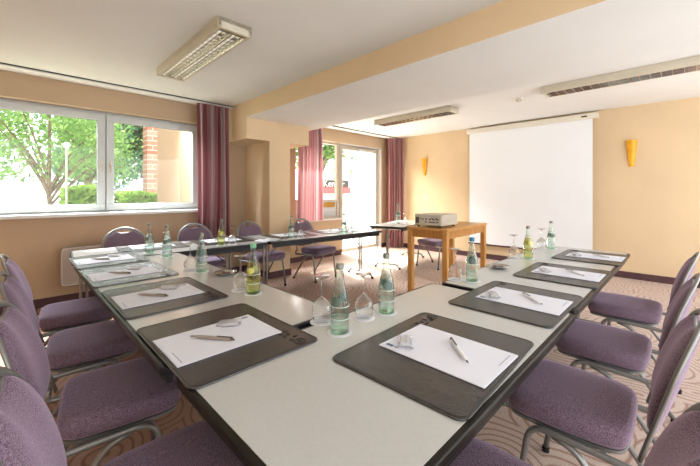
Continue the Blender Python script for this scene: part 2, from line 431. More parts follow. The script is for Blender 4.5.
bm = B(); box(bm, 6.342, 6.358, YW - .004, YW + .3, 0, 2.4); box(bm, 5.02, 6.358, YW - .0, YW + .3, 2.385, 2.398)
struct('reveal', bm, M['sill'], d1)

# ------------------------------------------------------------------ curtains
def curtain(name, label, path, z0, z1, folds, amp, seed, group):
    random.seed(seed); bm = B(); uvl = bm.loops.layers.uv.new('UVMap')
    n = folds * 8; rows = 14
    P = [Vector(p) for p in path]
    segl = [(P[i + 1] - P[i]).length for i in range(len(P) - 1)]; tot = sum(segl)
    def at(s):
        d = s * tot
        for i, l in enumerate(segl):
            if d <= l or i == len(segl) - 1:
                return P[i].lerp(P[i + 1], d / l), (P[i + 1] - P[i]).normalized()
            d -= l
    ph = [random.uniform(-.5, .5) for _ in range(folds + 2)]
    am = [random.uniform(.6, 1.25) for _ in range(folds + 2)]
    grid = []
    for j in range(rows + 1):
        tz = j / rows; z = z1 + (z0 - z1) * tz; row = []
        gather = 1.0 if tz > .12 else .55 + .45 * tz / .12
        for i in range(n + 1):
            s = i / n; p, t = at(s); nn = Vector((-t.y, t.x))
            k = min(int(s * folds), folds - 1)
            off = amp * gather * am[k] * math.sin(2 * PI * s * folds + .5 * math.sin(tz * 2 + ph[k]))
            if tz < .06: off += .006 * math.sin(2 * PI * s * folds * 4)
            q = p + nn * off + t * (.012 * math.sin(tz * 3 + ph[k] * 3))
            row.append(bm.verts.new((q.x, q.y, z)))
        grid.append(row)
    for j in range(rows):
        for i in range(n):
            f = bm.faces.new((grid[j][i], grid[j][i + 1], grid[j + 1][i + 1], grid[j + 1][i]))
            for lp, (a, b) in zip(f.loops, ((i, j), (i + 1, j), (i + 1, j + 1), (i, j + 1))):
                lp[uvl].uv = (a / n * tot * 2.2 + seed, b / rows)
    o = obj(name, bm, M['curtain'], smooth=True)
    bm = B(); a, _ = at(0); b, _ = at(1)
    tube(bm, [(a.x, a.y, z1 - .004), (b.x, b.y, z1 - .004)], .006, 6); obj('heading_tape', bm, M['curtain'], o)
    return tag(o, label, 'curtain', group)
G = 'curtains hanging at the windows'
curtain('curtain', 'mauve striped curtain beside the wide window, gathered against the beam', [(1.90, 5.03), (2.39, 5.03)], .66, 2.63, 7, .045, 3, G)
curtain('curtain', 'short mauve striped curtain hanging left of the glazed garden door', [(3.70, 5.03), (4.27, 5.03)], .79, 2.63, 7, .045, 5, G)
curtain('curtain', 'floor length mauve striped curtain in the corner right of the glazed door', [(6.36, 5.10), (6.50, 5.02), (6.66, 4.84)], .03, 2.63, 6, .035, 9, G)

# ------------------------------------------------------------------ ceiling fixtures
def light_fixture():
    t = thing('ceiling_light', '', 'ceiling light')
    w, L, h = .14, .76, .085
    # housing: chamfered channel, open below
    bm = B()
    prof = [(-w, 0), (-w, -.045), (-w + .012, -h), (-w + .028, -h), (-w + .028, -.03), (w - .028, -.03), (w - .028, -h), (w - .012, -h), (w, -.045), (w, 0)]
    rings = [[bm.verts.new((x, y, z)) for x, z in prof] for y in (-L, L)]
    n = len(prof)
    for i in range(n): bm.faces.new((rings[0][i], rings[0][(i + 1) % n], rings[1][(i + 1) % n], rings[1][i]))
    for r_ in rings: bm.faces.new(r_)
    for y in (-L, L):
        s = 1 if y > 0 else -1
        box(bm, -w + .002, w - .002, min(y, y - s * .03), max(y, y - s * .03), -h + .002, -.001)
    obj('housing', bm, M['lampbody'], t)
    bm = B()
    m_ = 17
    for sx in (-1, 1):
        c = sx * .057
        # curved reflector trough
        pts = [(c + .05 * math.cos(a), -.032 - .05 * math.sin(a) * -.0 - .0) for a in (0,)]
        for i in range(m_):
            y = -L + .06 + (2 * L - .12) * i / (m_ - 1)
            vs = [bm.verts.new((x, yy, z)) for yy in (y - .003, y + .003) for x, z in ((c - .05, -h + .003), (c + .05, -h + .003), (c + .05, -.055), (c, -.058), (c - .05, -.055))]
            bm.faces.new(vs[:5]); bm.faces.new(vs[5:][::-1])
            for k in range(5): bm.faces.new((vs[k], vs[(k + 1) % 5], vs[5 + (k + 1) % 5], vs[5 + k]))
        for e in (-1, 1):
            vs = [bm.verts.new(p) for p in ((c + e * .054, -L + .03, -h + .002), (c + e * .054, L - .03, -h + .002), (c + e * .03, L - .03, -.034), (c + e * .03, -L + .03, -.034))]
            bm.faces.new(vs)
    obj('louver', bm, M['louver'], t)
    for sx in (-1, 1):
        bm = B(); tube(bm, [(sx * .057, -L + .05, -.043), (sx * .057, L - .05, -.043)], .008, 8); obj('lamp_tube', bm, M['tubelamp'], t, smooth=True)
    return t
GL = 'fluorescent ceiling lights'
l0 = light_fixture(); l0.location = (1.235, 3.26, ZC - .001); tag(l0, 'twin tube ceiling light with mirror louver, above the window-side left tables', group=GL)
dup(l0, (4.86, 3.33, ZC - .001), 0, 'ceiling light with louver between the beam and the garden door', GL)
dup(l0, (4.86, .55, ZC - .001), 0, 'ceiling light with louver on the right, beside the smoke detector', GL)
sd = thing('smoke_detector', 'small round white smoke detector on the ceiling before the screen', 'smoke detector', (5.06, 1.69, ZC - .001))
bm = B(); lathe(bm, [(.055, 0), (.055, -.012), (.05, -.016)], 24); obj('base', bm, M['plastic'], sd, smooth=False)
bm = B(); lathe(bm, [(.03, -.016), (.042, -.022), (.04, -.042), (.02, -.05)], 24); obj('sensor_head', bm, M['lampbody'], sd)

# ------------------------------------------------------------------ screen wall items
ps = thing('projection_screen', 'large white roll-down projection screen on the far wall', 'projection screen', (XW - .046, 2.15, 0))
bm = B(); prism(bm, rrect(-.045, .045, -1.12, 1.10, .01, 3), 2.535, 2.625); obj('case', bm, M['case'], ps)
bm = B(); n = 30
gr = [[bm.verts.new((-.006 + .006 * math.sin(i * .5) * (1 - j / 8.), -1.05 + 2.10 * i / n, .30 + (2.54 - .30) * j / 8)) for j in range(9)] for i in range(n + 1)]
for i in range(n):
    for j in range(8): bm.faces.new((gr[i][j], gr[i + 1][j], gr[i + 1][j + 1], gr[i][j + 1]))
obj('screen_cloth', bm, M['screen'], ps, smooth=True)
bm = B(); tube(bm, [(-.006, -1.07, .29), (-.006, 1.07, .29)], .016, 8); obj('bottom_bar', bm, M['baseboard'], ps)
bm = B(); box(bm, -.047, -.045, -.98, -.90, 2.568, 2.59); obj('maker_badge', bm, M['projdark'], ps)

def sconce(y, z0, z1, label):
    t = thing('wall_sconce', label, 'wall light', (XW, y, (z0 + z1) / 2), 0, 'amber wall sconces')
    h = (z1 - z0) / 2; bm = B(); rows = []
    for j in range(11):
        k = j / 10; z = -h + 2 * h * k; r_ = .028 + .044 * k ** .8
        rows.append([bm.verts.new((-r_ * .9 * math.sin(PI * i / 12) - .003, r_ * math.cos(PI * i / 12), z)) for i in range(13)])
    for a, b in zip(rows, rows[1:]):
        for i in range(12): bm.faces.new((a[i], a[i + 1], b[i + 1], b[i]))
    bm.faces.new(rows[0])
    obj('shade', bm, M['sconce'], t, smooth=True)
    bm = B(); box(bm, -.012, 0, -.03, .03, -h * .5, h * .6); obj('wall_bracket', bm, M['handle'], t)
sconce(.615, 1.73, 2.13, 'amber tapered half-round sconce on the wall right of the screen')
sconce(4.30, 1.73, 2.12, 'amber tapered half-round sconce on the wall left of the screen')
ls = thing('light_switch', 'white double light switch plate low under the left sconce', 'light switch', (XW, 4.27, 1.22))
bm = B(); box(bm, -.008, 0, -.025, .025, -.045, .045); obj('plate', bm, M['plastic'], ls, bev=.003)
for z in (-.02, .02):
    bm = B(); box(bm, -.012, -.008, -.018, .018, z - .017, z + .017); obj('rocker', bm, M['plastic'], ls, bev=.002)

# radiators under the window
rd = thing('radiator', 'flat white panel radiator on the window wall behind the left table end', 'radiator', (0, YW - .03, 0))
bm = B(); pts = rrect(.40, 1.16, .22, .675, .04)
v0 = [bm.verts.new((x, -.09, z)) for x, z in pts]; v1 = [bm.verts.new((x, -.02, z)) for x, z in pts]
bm.faces.new(v0); bm.faces.new(v1[::-1])
for i in range(len(pts)): bm.faces.new((v0[i], v0[(i + 1) % len(pts)], v1[(i + 1) % len(pts)], v1[i]))
obj('panel', bm, M['radiator'], rd, bev=.006)
bm = B(); tube(bm, [(x, -.092, z) for x, z in rrect(.41, 1.15, .23, .665, .035)], .006, 6, closed=True); obj('rim', bm, M['sill'], rd, smooth=True)
for x in (.6, 1.0):
    bm = B(); box(bm, x - .02, x + .02, -.03, .029, .25, .6); obj('bracket', bm, M['radiator'], rd)

# ------------------------------------------------------------------ tables
ZT = .74
def folding_table(label, L, W, loc, rotz, edge='edge', leg_in=.28, leg_out=None, group='folding conference tables set in a U shape', r=.045):
    """local: x 0..L, y 0..W, top at z=ZT"""
    t = thing('folding_table', label, 'table', loc, rotz, group)
    bm = B(); prism(bm, rrect(.004, L - .004, .004, W - .004, r), ZT - .031, ZT - .0015); obj('edge_band', bm, M[edge], t, bev=.008, bseg=3)
    bm = B(); prism(bm, rrect(.024, L - .024, .024, W - .024, r - .015), ZT - .006, ZT); obj('tabletop', bm, M['top'], t)
    bm = B(); box(bm, .06, L - .06, .03, .05, ZT - .075, ZT - .031); box(bm, .06, L - .06, W - .05, W - .03, ZT - .075, ZT - .031); obj('apron_rail', bm, M['edge'], t)
    for s, x in ((1, leg_in), (-1, L - (leg_out or leg_in))):
        bm = B()
        for dx in (-.022, .022): tube(bm, [(x + dx, W / 2, ZT - .04), (x + dx, W / 2, .075)], .0135, 10)
        tube(bm, [(x, .09, ZT - .05), (x, W - .09, ZT - .05)], .014, 8)
        tube(bm, fillet([(x, .10, .012), (x, .15, .075), (x, W - .15, .075), (x, W - .10, .012)], .06), .015, 10)
        tube(bm, [(x + s * .02, W / 2, ZT - .25), (x + s * .26, W / 2, ZT - .05)], .008, 6)
        lg = obj('leg', bm, M['tube'], t, smooth=False)
        for y in (.10, W - .10):
            bm = B(); lathe(bm, [(.018, .001), (.02, .006), (.018, .028)], 12, x, y); obj('foot', bm, M['rubber'], lg)
    return t
folding_table('grey folding table nearest the camera, first of the right-hand arm', 1.57, .805, (.36, .375, 0), 0, 'edge_brown', leg_in=.42)
folding_table('grey folding table at the far end of the right-hand arm', 2.255, .765, (1.965, .385, 0), 0, 'edge_brown', leg_in=.10, leg_out=.28)
folding_table('grey folding table forming the left-hand arm in front of four chairs', 2.33, .81, (1.155, 1.205, 0), R(90))
folding_table('grey folding table by the wide window at the far left corner', 1.80, .76, (.345, 3.62, 0), R(-4.5), leg_in=.10, leg_out=.34)
folding_table('grey folding table under the curtain, last of the window row', 1.92, .76, (.345 + 1.805 * math.cos(R(4.5)), 3.62 - 1.805 * math.sin(R(4.5)), 0), R(-4.5), leg_in=.13, leg_out=.14)
folding_table('separate folding table behind the projector stand near the garden door', 1.45, .66, (4.66, 3.40, 0), R(14), leg_in=.10, group='folding table apart from the U')

# projector stand (beech table)
PZ = .90
pt = thing('projector_table', 'tall square-legged beech table carrying the projector', 'table', (3.515, 1.95, 0), R(2))
TL, TWd = 1.17, .53
bm = B(); prism(bm, rrect(-.01, TL + .01, -.01, TWd + .01, .012, 3), PZ - .028, PZ); obj('tabletop', bm, M['wood'], pt, bev=.004)
for x in (.0, TL - .062):
    for y in (.0, TWd - .062):
        bm = B(); box(bm, x, x + .062, y, y + .062, .001, PZ - .028); obj('leg', bm, M['wood'], pt, bev=.004)
bm = B()
box(bm, .062, TL - .062, .012, .034, PZ - .118, PZ - .028); box(bm, .062, TL - .062, TWd - .034, TWd - .012, PZ - .118, PZ - .028)
box(bm, .012, .034, .062, TWd - .062, PZ - .118, PZ - .028); box(bm, TL - .034, TL - .012, .062, TWd - .062, PZ - .118, PZ - .028)
obj('apron', bm, M['wood_end'], pt)

# projector
pj = thing('projector', 'beige digital projector with its socket panel facing the tables', 'projector', (3.60, 2.06, PZ + .001), R(2))
PLn, PW, PH = .42, .38, .155
bm = B(); prism(bm, rrect(0, PLn, 0, PW, .02, 4), .022, PH); obj('housing', bm, M['projector'], pj, bev=.008, bseg=3)
bm = B(); box(bm, -.003, .002, .02, PW - .02, .032, PH - .012); obj('port_panel', bm, M['projback'], pj)
for (y, z, w_, h_) in ((.06, .09, .035, .012), (.11, .09, .035, .012), (.16, .09, .03, .012), (.21, .092, .02, .016), (.06, .06, .03, .012), (.105, .06, .03, .014), (.15, .06, .045, .012), (.215, .06, .025, .012), (.25, .09, .02, .012), (.07, .103, .02, .01), (.285, .095, .02, .01), (.13, .103, .04, .006)):
    bm = B(); box(bm, -.007, -.002, y - w_ / 2, y + w_ / 2, z * 1.08 - h_ / 2, z * 1.08 + h_ / 2); obj('socket', bm, M['projdark'], pj)
bm = B()
for i in range(7): box(bm, -.006, -.002, .31 + i * .007, .3135 + i * .007, .045, .12)
lg = obj('fan_grille', bm, M['projdark'], pj)
bm = B()
for i in range(14): box(bm, .05 + i * .022, .062 + i * .022, -.003, .002, .05, .085)
obj('side_vent', bm, M['projback'], pj)
bm = B(); tube(bm, [(PLn - .01, PW * .3, .075), (PLn + .03, PW * .3, .075)], .036, 20); obj('lens', bm, M['lens'], pj)
for x, y in ((.04, .04), (.04, PW - .04), (PLn - .05, .04), (PLn - .05, PW - .04)):
    bm = B(); lathe(bm, [(.014, 0), (.012, .024)], 10, x, y); obj('foot', bm, M['projdark'], pj)

# ------------------------------------------------------------------ chairs
def make_chair():
    """local: faces +Y, origin on the floor under the seat centre"""
    t = thing('conference_chair', '', 'chair')
    # seat cushion
    bm = B(); n = 36; rings = []
    def outl(a, sx, sy):
        c, s = math.cos(a), math.sin(a); e = 2 / 6
        x = sx * math.copysign(abs(c) ** e, c); y = sy * math.copysign(abs(s) ** e, s)
        return x * (1 - .06 * (y < 0) * abs(y) / .22), y
    for k, z in ((.86, .405), (.96, .412), (1.0, .428), (1.0, .460), (.98, .476), (.92, .486), (.74, .492), (.4, .496)):
        rings.append([bm.verts.new((*outl(2 * PI * i / n, .224 * k, .212 * k), z)) for i in range(n)])
    for a, b in zip(rings, rings[1:]):
        for i in range(n): bm.faces.new((a[i], a[(i + 1) % n], b[(i + 1) % n], b[i]))
    bm.faces.new(rings[0][::-1]); c = bm.verts.new((0, 0, .497))
    for i in range(n): bm.faces.new((rings[-1][i], rings[-1][(i + 1) % n], c))
    obj('seat', bm, M['fabric'], t, smooth=True)
    bm = B(); pts = [outl(2 * PI * i / n, .214, .202) for i in range(n)]; prism(bm, pts, .393, .406); obj('seat_pan', bm, M['chairmetal'], t)
    # backrest: plane leaning back, arched top, slot for the hand
    def bp(x, w, off=0):          # w: height along the back from z=.44
        lean = .27; dy = -.245 - w * math.sin(lean) + off - .05 * (1 - (x / .22) ** 2) * .5
        return (x, dy, .455 + w * math.cos(lean))
    HW, W1, AH = .214, .25, .21
    def top(x): return W1 + AH * math.sqrt(max(0, 1 - (x / HW) ** 2))
    def notch(x): return .040 * max(0, 1 - (x / .09) ** 2) ** .8
    bm = B(); nu, nw = 28, 14; F, K = [], []
    for i in range(nu + 1):
        s = -math.cos(PI * i / nu); x = (HW - .008) * s; tp = top(x * .999) - .010 - notch(x)
        b0 = .03 + .05 * abs(s) ** 4; fr, bk = [], []
        for j in range(nw + 1):
            q = (1 - math.cos(PI * j / nw)) / 2; w = b0 + (tp - b0) * q
            bulge = (max(0, 1 - s ** 4) ** .5) * (max(0, 4 * q * (1 - q)) ** .45)
            fr.append(bm.verts.new(bp(x, w, .004 + .046 * bulge))); bk.append(bm.verts.new(bp(x, w, -.004 - .010 * bulge)))
        F.append(fr); K.append(bk)
    for i in range(nu):
        for j in range(nw):
            bm.faces.new((F[i][j], F[i + 1][j], F[i + 1][j + 1], F[i][j + 1])); bm.faces.new((K[i][j], K[i][j + 1], K[i + 1][j + 1], K[i + 1][j]))
    for i in range(nu):
        bm.faces.new((F[i][0], K[i][0], K[i + 1][0], F[i + 1][0])); bm.faces.new((F[i][nw], F[i + 1][nw], K[i + 1][nw], K[i][nw]))
    for j in range(nw):
        bm.faces.new((F[0][j], F[0][j + 1], K[0][j + 1], K[0][j])); bm.faces.new((F[nu][j], K[nu][j], K[nu][j + 1], F[nu][j + 1]))
    obj('backrest', bm, M['fabric'], t, smooth=True)
    # back frame: one flat band going up, over the arch and down
    bm = B(); pts = []
    for w in (-.03, .05, .12, .18): pts.append(bp(-HW - .004, w))
    for i in range(25):
        a = PI - PI * i / 24; pts.append(bp((HW + .004) * math.cos(a), W1 + (AH + .002) * math.sin(a)))
    for w in (.18, .12, .05, -.03): pts.append(bp(HW + .004, w))
    tube(bm, pts, .01, 10, flat=(.0075, .015))
    obj('back_frame', bm, M['chairmetal'], t, smooth=True)
    bm = B(); pts = [bp(.088 * (i / 8 - 1) , top(.088 * (i / 8 - 1)) - .014 - notch(.088 * (i / 8 - 1)), .004) for i in range(17)]
    tube(bm, pts, .006, 8); obj('hand_grip', bm, M['chairmetal'], t, smooth=True)
    # side frames: back upright -> seat rail -> front leg, rear leg
    for s in (-1, 1):
        x = s * .226
        bm = B()
        pts = fillet([(s * .219, -.262, .44), (x, -.27, .385), (x, .10, .395), (s * .232, .155, .02)], .07, 7)
        tube(bm, pts, .0125, 10); obj('leg', bm, M['chairmetal'], t, smooth=True)
        bm = B(); tube(bm, fillet([(x * .99, .02, .385), (x * .99, -.06, .36), (s * .232, -.30, .02)], .05), .0125, 10); obj('leg', bm, M['chairmetal'], t, smooth=True)
        for y in (.155, -.30):
            bm = B(); lathe(bm, [(.016, .001), (.017, .025)], 12, s * .232, y); obj('foot_cap', bm, M['rubber'], t)
    bm = B(); tube(bm, [(-.226, .05, .385), (.226, .05, .385)], .009, 8); tube(bm, [(-.226, -.14, .385), (.226, -.14, .385)], .009, 8); obj('cross_bar', bm, M['chairmetal'], t)
    return t
ch0 = make_chair()
chairs = [
    # x, y, facing angle (0 = +Y), label, group
    (.92, .35, 0, 'mauve chair at the bottom edge, nearest of the right-hand row', 'R'),
    (1.70, .355, 1, 'mauve chair with creased seat, second from the camera in the right-hand row', 'R'),
    (2.45, .355, 0, 'mauve chair third from the camera in the right-hand row', 'R'),
    (3.34, .345, 0, 'mauve chair farthest along the right-hand row, nearest the far baseboard', 'R'),
    (.345, 1.07, -96, 'mauve chair at the bottom left, closest of the left-hand row', 'L'),
    (.345, 1.77, -98, 'mauve chair second from the camera in the left-hand row', 'L'),
    (.345, 2.48, -96, 'mauve chair third from the camera in the left-hand row', 'L'),
    (.345, 3.19, -95, 'mauve chair farthest in the left-hand row, next to the radiator', 'L'),
    (.93, 4.36, 178, 'purple-backed chair below the wide window, first of the window row from the left', 'W'),
    (1.72, 4.33, 178, 'purple-backed chair just left of the long curtain, second of the window row', 'W'),
    (2.50, 4.17, 190, 'purple-backed chair in front of the tan column', 'W'),
    (3.36, 4.05, 188, 'purple-backed chair below the short curtain, beside the garden door', 'W'),
    (5.34, 3.24, 84, 'mauve chair seen between the legs of the beech projector table', 'P'),
]
GN = {'R': 'chairs along the right-hand tables', 'L': 'chairs along the left-hand tables', 'W': 'chairs along the window', 'P': 'chair behind the projector table'}
for i, (x, y, a, lab, g) in enumerate(chairs):
    if i == 0:
        ch0.location = (x, y, 0); ch0.rotation_euler = (0, 0, R(a)); tag(ch0, lab, group=GN[g])
    else:
        dup(ch0, (x, y, 0), R(a), lab, GN[g])

# ------------------------------------------------------------------ table settings
ZS = ZT + .0005
def make_pad():
    bm = B(); prism(bm, rrect(-.316, .316, -.247, .247, .035), 0, .006)
    o = obj('desk_pad', bm, M['leather'], bev=.0025, bseg=2); o['category'] = 'desk pad'
    bm = B()
    # embossed emblem: little squares, bars and a ring like a monogram
    z0, z1 = .0061, .0066
    cx, cy = .235, .175
    for a, b, w, h in ((-.075, .012, .022, .017), (-.046, .005, .015, .015), (-.068, -.018, .015, .013), (-.040, -.018, .022, .010), (-.012, .014, .012, .020), (.006, -.015, .018, .013)):
        prism(bm, rrect(cx + a - w / 2, cx + a + w / 2, cy + b - h / 2, cy + b + h / 2, .003, 2), z0, z1)
    tube(bm, [(cx + .038 + .022 * math.cos(k * PI / 8), cy + .002 + .022 * math.sin(k * PI / 8), .0063) for k in range(16)], .0018, 4, closed=True)
    box(bm, cx + .028, cx + .042, cy - .004, cy + .008, z0, z1)
    obj('embossed_emblem', bm, M['emboss'], o)
    bm = B(); tube(bm, [(x, y, .0062) for x, y in rrect(-.308, .308, -.239, .239, .03)], .0009, 4, closed=True); obj('stitching', bm, M['emboss'], o)
    return o
def make_sheet():
    bm = B()
    for i in range(3):
        k = .001 * i; box(bm, -.2 + k, .2 + k * .5, -.14 - k * .6, .14 - k, i * .0009, i * .0009 + .0008)
    o = obj('note_paper', bm, M['paper']); o['category'] = 'paper'
    bm = B(); box(bm, .155, .185, .105, .120, .0027, .0029); box(bm, .135, .15, .108, .116, .0027, .0029); obj('printed_logo', bm, M['ink'], o)
    bm = B(); box(bm, -.18, -.178, -.12, -.02, .0027, .0029); obj('printed_line', bm, M['ink'], o)
    return o
def make_pen():
    t = thing('ballpoint_pen', '', 'pen')
    bm = B(); tube(bm, [(-.070, 0, 0), (-.045, 0, 0), (.0, 0, 0), (.058, 0, 0)], [.0028, .0052, .0055, .0048], 10); obj('barrel', bm, M['pen'], t, smooth=False)
    bm = B(); tube(bm, [(-.080, 0, 0), (-.076, 0, 0), (-.070, 0, 0)], [.001, .0018, .0028], 10); obj('tip', bm, M['pentip'], t)
    bm = B(); box(bm, .012, .064, -.0018, .0018, .005, .0072); box(bm, .056, .064, -.0018, .0018, .001, .0065); obj('clip', bm, M['pentip'], t)
    bm = B(); tube(bm, [(.058, 0, 0), (.070, 0, 0)], .0028, 8); obj('push_button', bm, M['pentip'], t)
    for c in t.children: c.data.transform(Matrix.Scale(1.25, 4))
    return t
def make_mint():
    t = thing('wrapped_mint', '', 'sweet')
    bm = B(); box(bm, -.017, .017, -.013, .013, .002, .010); obj('mint', bm, M['mint'], t, bev=.003)
    bm = B(); rows = []
    random.seed(4)
    for i in range(9):
        x = -.034 + .0085 * i; k = 1 - (abs(x) / .034) ** 2 * .5
        hh = .006 + .006 * k; yy = .022 if abs(x) > .028 else (.012 + .004 * k)
        rows.append([bm.verts.new((x + random.uniform(-.002, .002), yy * math.cos(2 * PI * j / 10), .0065 + (hh - .001) * math.sin(2 * PI * j / 10) * (.25 if abs(x) > .03 else 1) + (random.uniform(0, .003) if abs(x) > .02 else 0))) for j in range(10)])
    for a, b in zip(rows, rows[1:]):
        for j in range(10): bm.faces.new((a[j], a[(j + 1) % 10], b[(j + 1) % 10], b[j]))
    obj('wrapper', bm, M['wrapper'], t)
    for c in t.children: c.data.transform(Matrix.Scale(1.45, 4))
    return t
pad0, sh0, pen0, mint0 = make_pad(), make_sheet(), make_pen(), make_mint()
pen_grey = None
# seat-side orientation: angle 0 = writer sits on -Y side
settings = [
    # cx, cy, rot, place words, group, paper dx, pen (dx, dy, ang), mint (dx, dy), padsize
    (1.105, .650, 2, 'nearest place of the right-hand arm', 'R'),
    (1.93, .655, 0, 'second place of the right-hand arm', 'R'),
    (2.79, .635, 1, 'third place of the right-hand arm', 'R'),
    (3.70, .62, 0, 'far end place of the right-hand arm', 'R'),
    (.612, 1.335, 180, 'nearest place of the left-hand arm', 'L'),
    (.612, 2.115, 180, 'second place of the left-hand arm', 'L'),
    (.598, 2.86, 180, 'third place of the left-hand arm', 'L'),
    (.595, 3.57, 180, 'farthest place of the left-hand arm', 'L'),
    (1.07, 4.06, 175.5, 'window row place behind the two water bottles', 'W'),
    (1.80, 3.98, 175.5, 'window row place below the long curtain', 'W'),
    (2.69, 3.86, 175.5, 'window row place before the tan column', 'W'),
    (3.46, 3.80, 175.5, 'window row place at the short curtain', 'W'),
]
GS = {'R': 'on the right-hand tables', 'L': 'on the left-hand tables', 'W': 'on the window tables'}
def place_copy(src, first, loc, rz, label, group):
    if first:
        src.location = loc; src.rotation_euler = (0, 0, rz); src['label'] = label; src['group'] = group; return src
    return dup(src, loc, rz, label, group)
def rotp(x, y, a): return (x * math.cos(a) - y * math.sin(a), x * math.sin(a) + y * math.cos(a))
for i, (cx, cy, a, words, g) in enumerate(settings):
    f = i == 0; ra = R(a)
    z = ZS
    padr = {'R': 0, 'L': 90, 'W': a}[g]
    # left-hand pads turned a quarter so their long side follows the table edge
    if g == 'L': pr = R(-90 + (a - 180))
    else: pr = ra
    plc = place_copy(pad0, f, (cx, cy, z), pr, 'black leather desk pad at the ' + words, 'desk pads ' + GS[g])
    if g == 'R':
        sx, sy, sr = .01, -.03, pr
        pen = (cx + .035, cy - .07, R(47)); mint = (cx - .06, cy + .115 - .03, R(30))
        srot = R(0); spos = (cx + .015, cy - .033)
        pen = (cx + .03, cy - .065, R(46)); mint = (cx - .02, cy + .055 + .03, R(40))
        mint = (cx - .06, cy + .10, R(35))
        srot = R(90); spos = (cx + .01, cy - .03)
    elif g == 'L':
        spos = (cx - .03, cy - .015); srot = R(0)
        pen = (cx - .06, cy - .035, R(-55)); mint = (cx + .05, cy + .06, R(-35))
    else:
        ox, oy = rotp(0, -.03, ra); spos = (cx + ox, cy + oy); srot = ra + R(90) * 0
        ox, oy = rotp(.03, -.04, ra); pen = (cx + ox, cy + oy, ra + R(40)); ox, oy = rotp(-.1, .04, ra); mint = (cx + ox, cy + oy, ra)
    z += .0075
    place_copy(sh0, f, (spos[0], spos[1], z), srot, 'blank white note sheets at the ' + words, 'note paper ' + GS[g])
    z += .003
    place_copy(pen0, f, (pen[0], pen[1], z + .0078), pen[2], ('white' if g == 'R' else 'grey') + ' pen on the paper at the ' + words, 'pens ' + GS[g])
    place_copy(mint0, f, (mint[0], mint[1], z), mint[2], 'clear wrapped mint on the paper at the ' + words, 'wrapped mints ' + GS[g])
# grey pens on the left and window tables
for o in list(C.objects):
    if o.name.startswith('ballpoint_pen') and 'grey' in o.get('label', ''):
        for c in o.children:
            if c.name.startswith('barrel'):
                me = c.data.copy(); me.materials[0] = M['pengrey']; c.data = me

# bottles ------------------------------------------------------------
def bottle(kind, cap):
    t = thing('water_bottle' if kind == 'water' else 'juice_bottle', '', 'bottle')
    prof = [(.030, .0), (.037, .003), (.039, .012), (.0385, .03), (.0395, .06), (.0400, .10), (.0385, .125), (.033, .155), (.0265, .18), (.0205, .205), (.0165, .23), (.0145, .255), (.0145, .272)]
    bm = B(); lathe(bm, prof, 28, closed_top=False)
    for a, b in ():
        pass
    for f in bm.faces:
        if f.calc_center_median().z < .014: f.material_index = 1
    obj('glass_body', bm, [M['bottle'], M['bottle_base']], t, smooth=True)
    bm = B(); tp = .19 if kind == 'water' else .205
    lathe(bm, [(r_ - .004, z) for r_, z in prof if .003 < z < tp] , 24); obj('drink', bm, M['water' if kind == 'water' else 'juice'], t, smooth=True)
    bm = B(); lathe(bm, [(.0165, .262), (.0172, .266), (.0172, .282), (.014, .286)], 20); obj('cap', bm, M[cap], t)
    # neck band and body label as partial shells
    def shell(z0, z1, a0, a1, e=.0006, n=12):
        rr = []
        for z in (z0, (z0 + z1) / 2, z1):
            for k in range(len(prof) - 1):
                if prof[k][1] <= z <= prof[k + 1][1]:
                    q = (z - prof[k][1]) / (prof[k + 1][1] - prof[k][1]); r_ = prof[k][0] + q * (prof[k + 1][0] - prof[k][0]) + e
            rr.append([bm.verts.new((r_ * math.cos(a0 + (a1 - a0) * i / n), r_ * math.sin(a0 + (a1 - a0) * i / n), z)) for i in range(n + 1)])
        for a, b in zip(rr, rr[1:]):
            for i in range(n): bm.faces.new((a[i], a[i + 1], b[i + 1], b[i]))
    for a0 in (185, 5):
        bm = B()
        for q in range(6):
            zz = .118 + .006 * q; hw = 40 * math.sqrt(1 - ((q + .5 - 3) / 3.1) ** 2); shell(zz, zz + .006, R(a0 + 40 - hw), R(a0 + 40 + hw), n=10)
        bmesh.ops.remove_doubles(bm, verts=bm.verts, dist=.0002)
        obj('label', bm, M['lab2' if kind == 'water' else 'laby'], t, smooth=True)
    for z in (.060, .111):
        bm = B(); shell(z, z + .003, 0, 2 * PI, n=28); obj('printed_band', bm, M['lab'], t, smooth=True)
    return t
bW, bJ, bB, bG = bottle('water', 'capw'), bottle('juice', 'capw'), bottle('water', 'capb'), bottle('juice', 'capg')
def wine_glass():
    """upside down: rim on the table, foot on top"""
    t = thing('wine_glass', '', 'glass')
    H = .205
    prof = [(.033, .0), (.041, .025), (.0445, .05), (.040, .075), (.026, .097), (.010, .108), (.0045, .118), (.004, .14), (.0042, .175), (.007, .192), (.018, .199), (.037, .203), (.038, .206), (.002, .207)]
    prof = [(.034, .0), (.041, .018), (.0455, .042), (.044, .062), (.034, .085), (.018, .100), (.007, .109)]
    bm = B(); lathe(bm, prof, 28, closed_top=False, closed_bot=False); obj('bowl', bm, M['glass'], t, smooth=True)
    bm = B(); lathe(bm, [(.0075, .109), (.0045, .122), (.004, .15), (.0046, .18), (.008, .193)], 16); obj('stem', bm, M['glass'], t, smooth=True)
    bm = B(); lathe(bm, [(.008, .193), (.022, .199), (.037, .203), (.0372, .206), (.001, .2065)], 28); obj('foot', bm, M['glass'], t, smooth=True)
    return t
g0 = wine_glass()
def make_coaster():
    bm = B(); lathe(bm, [(.053, 0), (.053, .0012)], 28); o = obj('coaster', bm, M['coaster']); o['category'] = 'coaster'
    bm = B(); box(bm, -.03, .03, -.012, -.006, .0013, .0015); box(bm, -.02, .02, .004, .010, .0013, .0015); obj('printed_mark', bm, M['ink'], o)
    return o
co0 = make_coaster()
T3z = 0
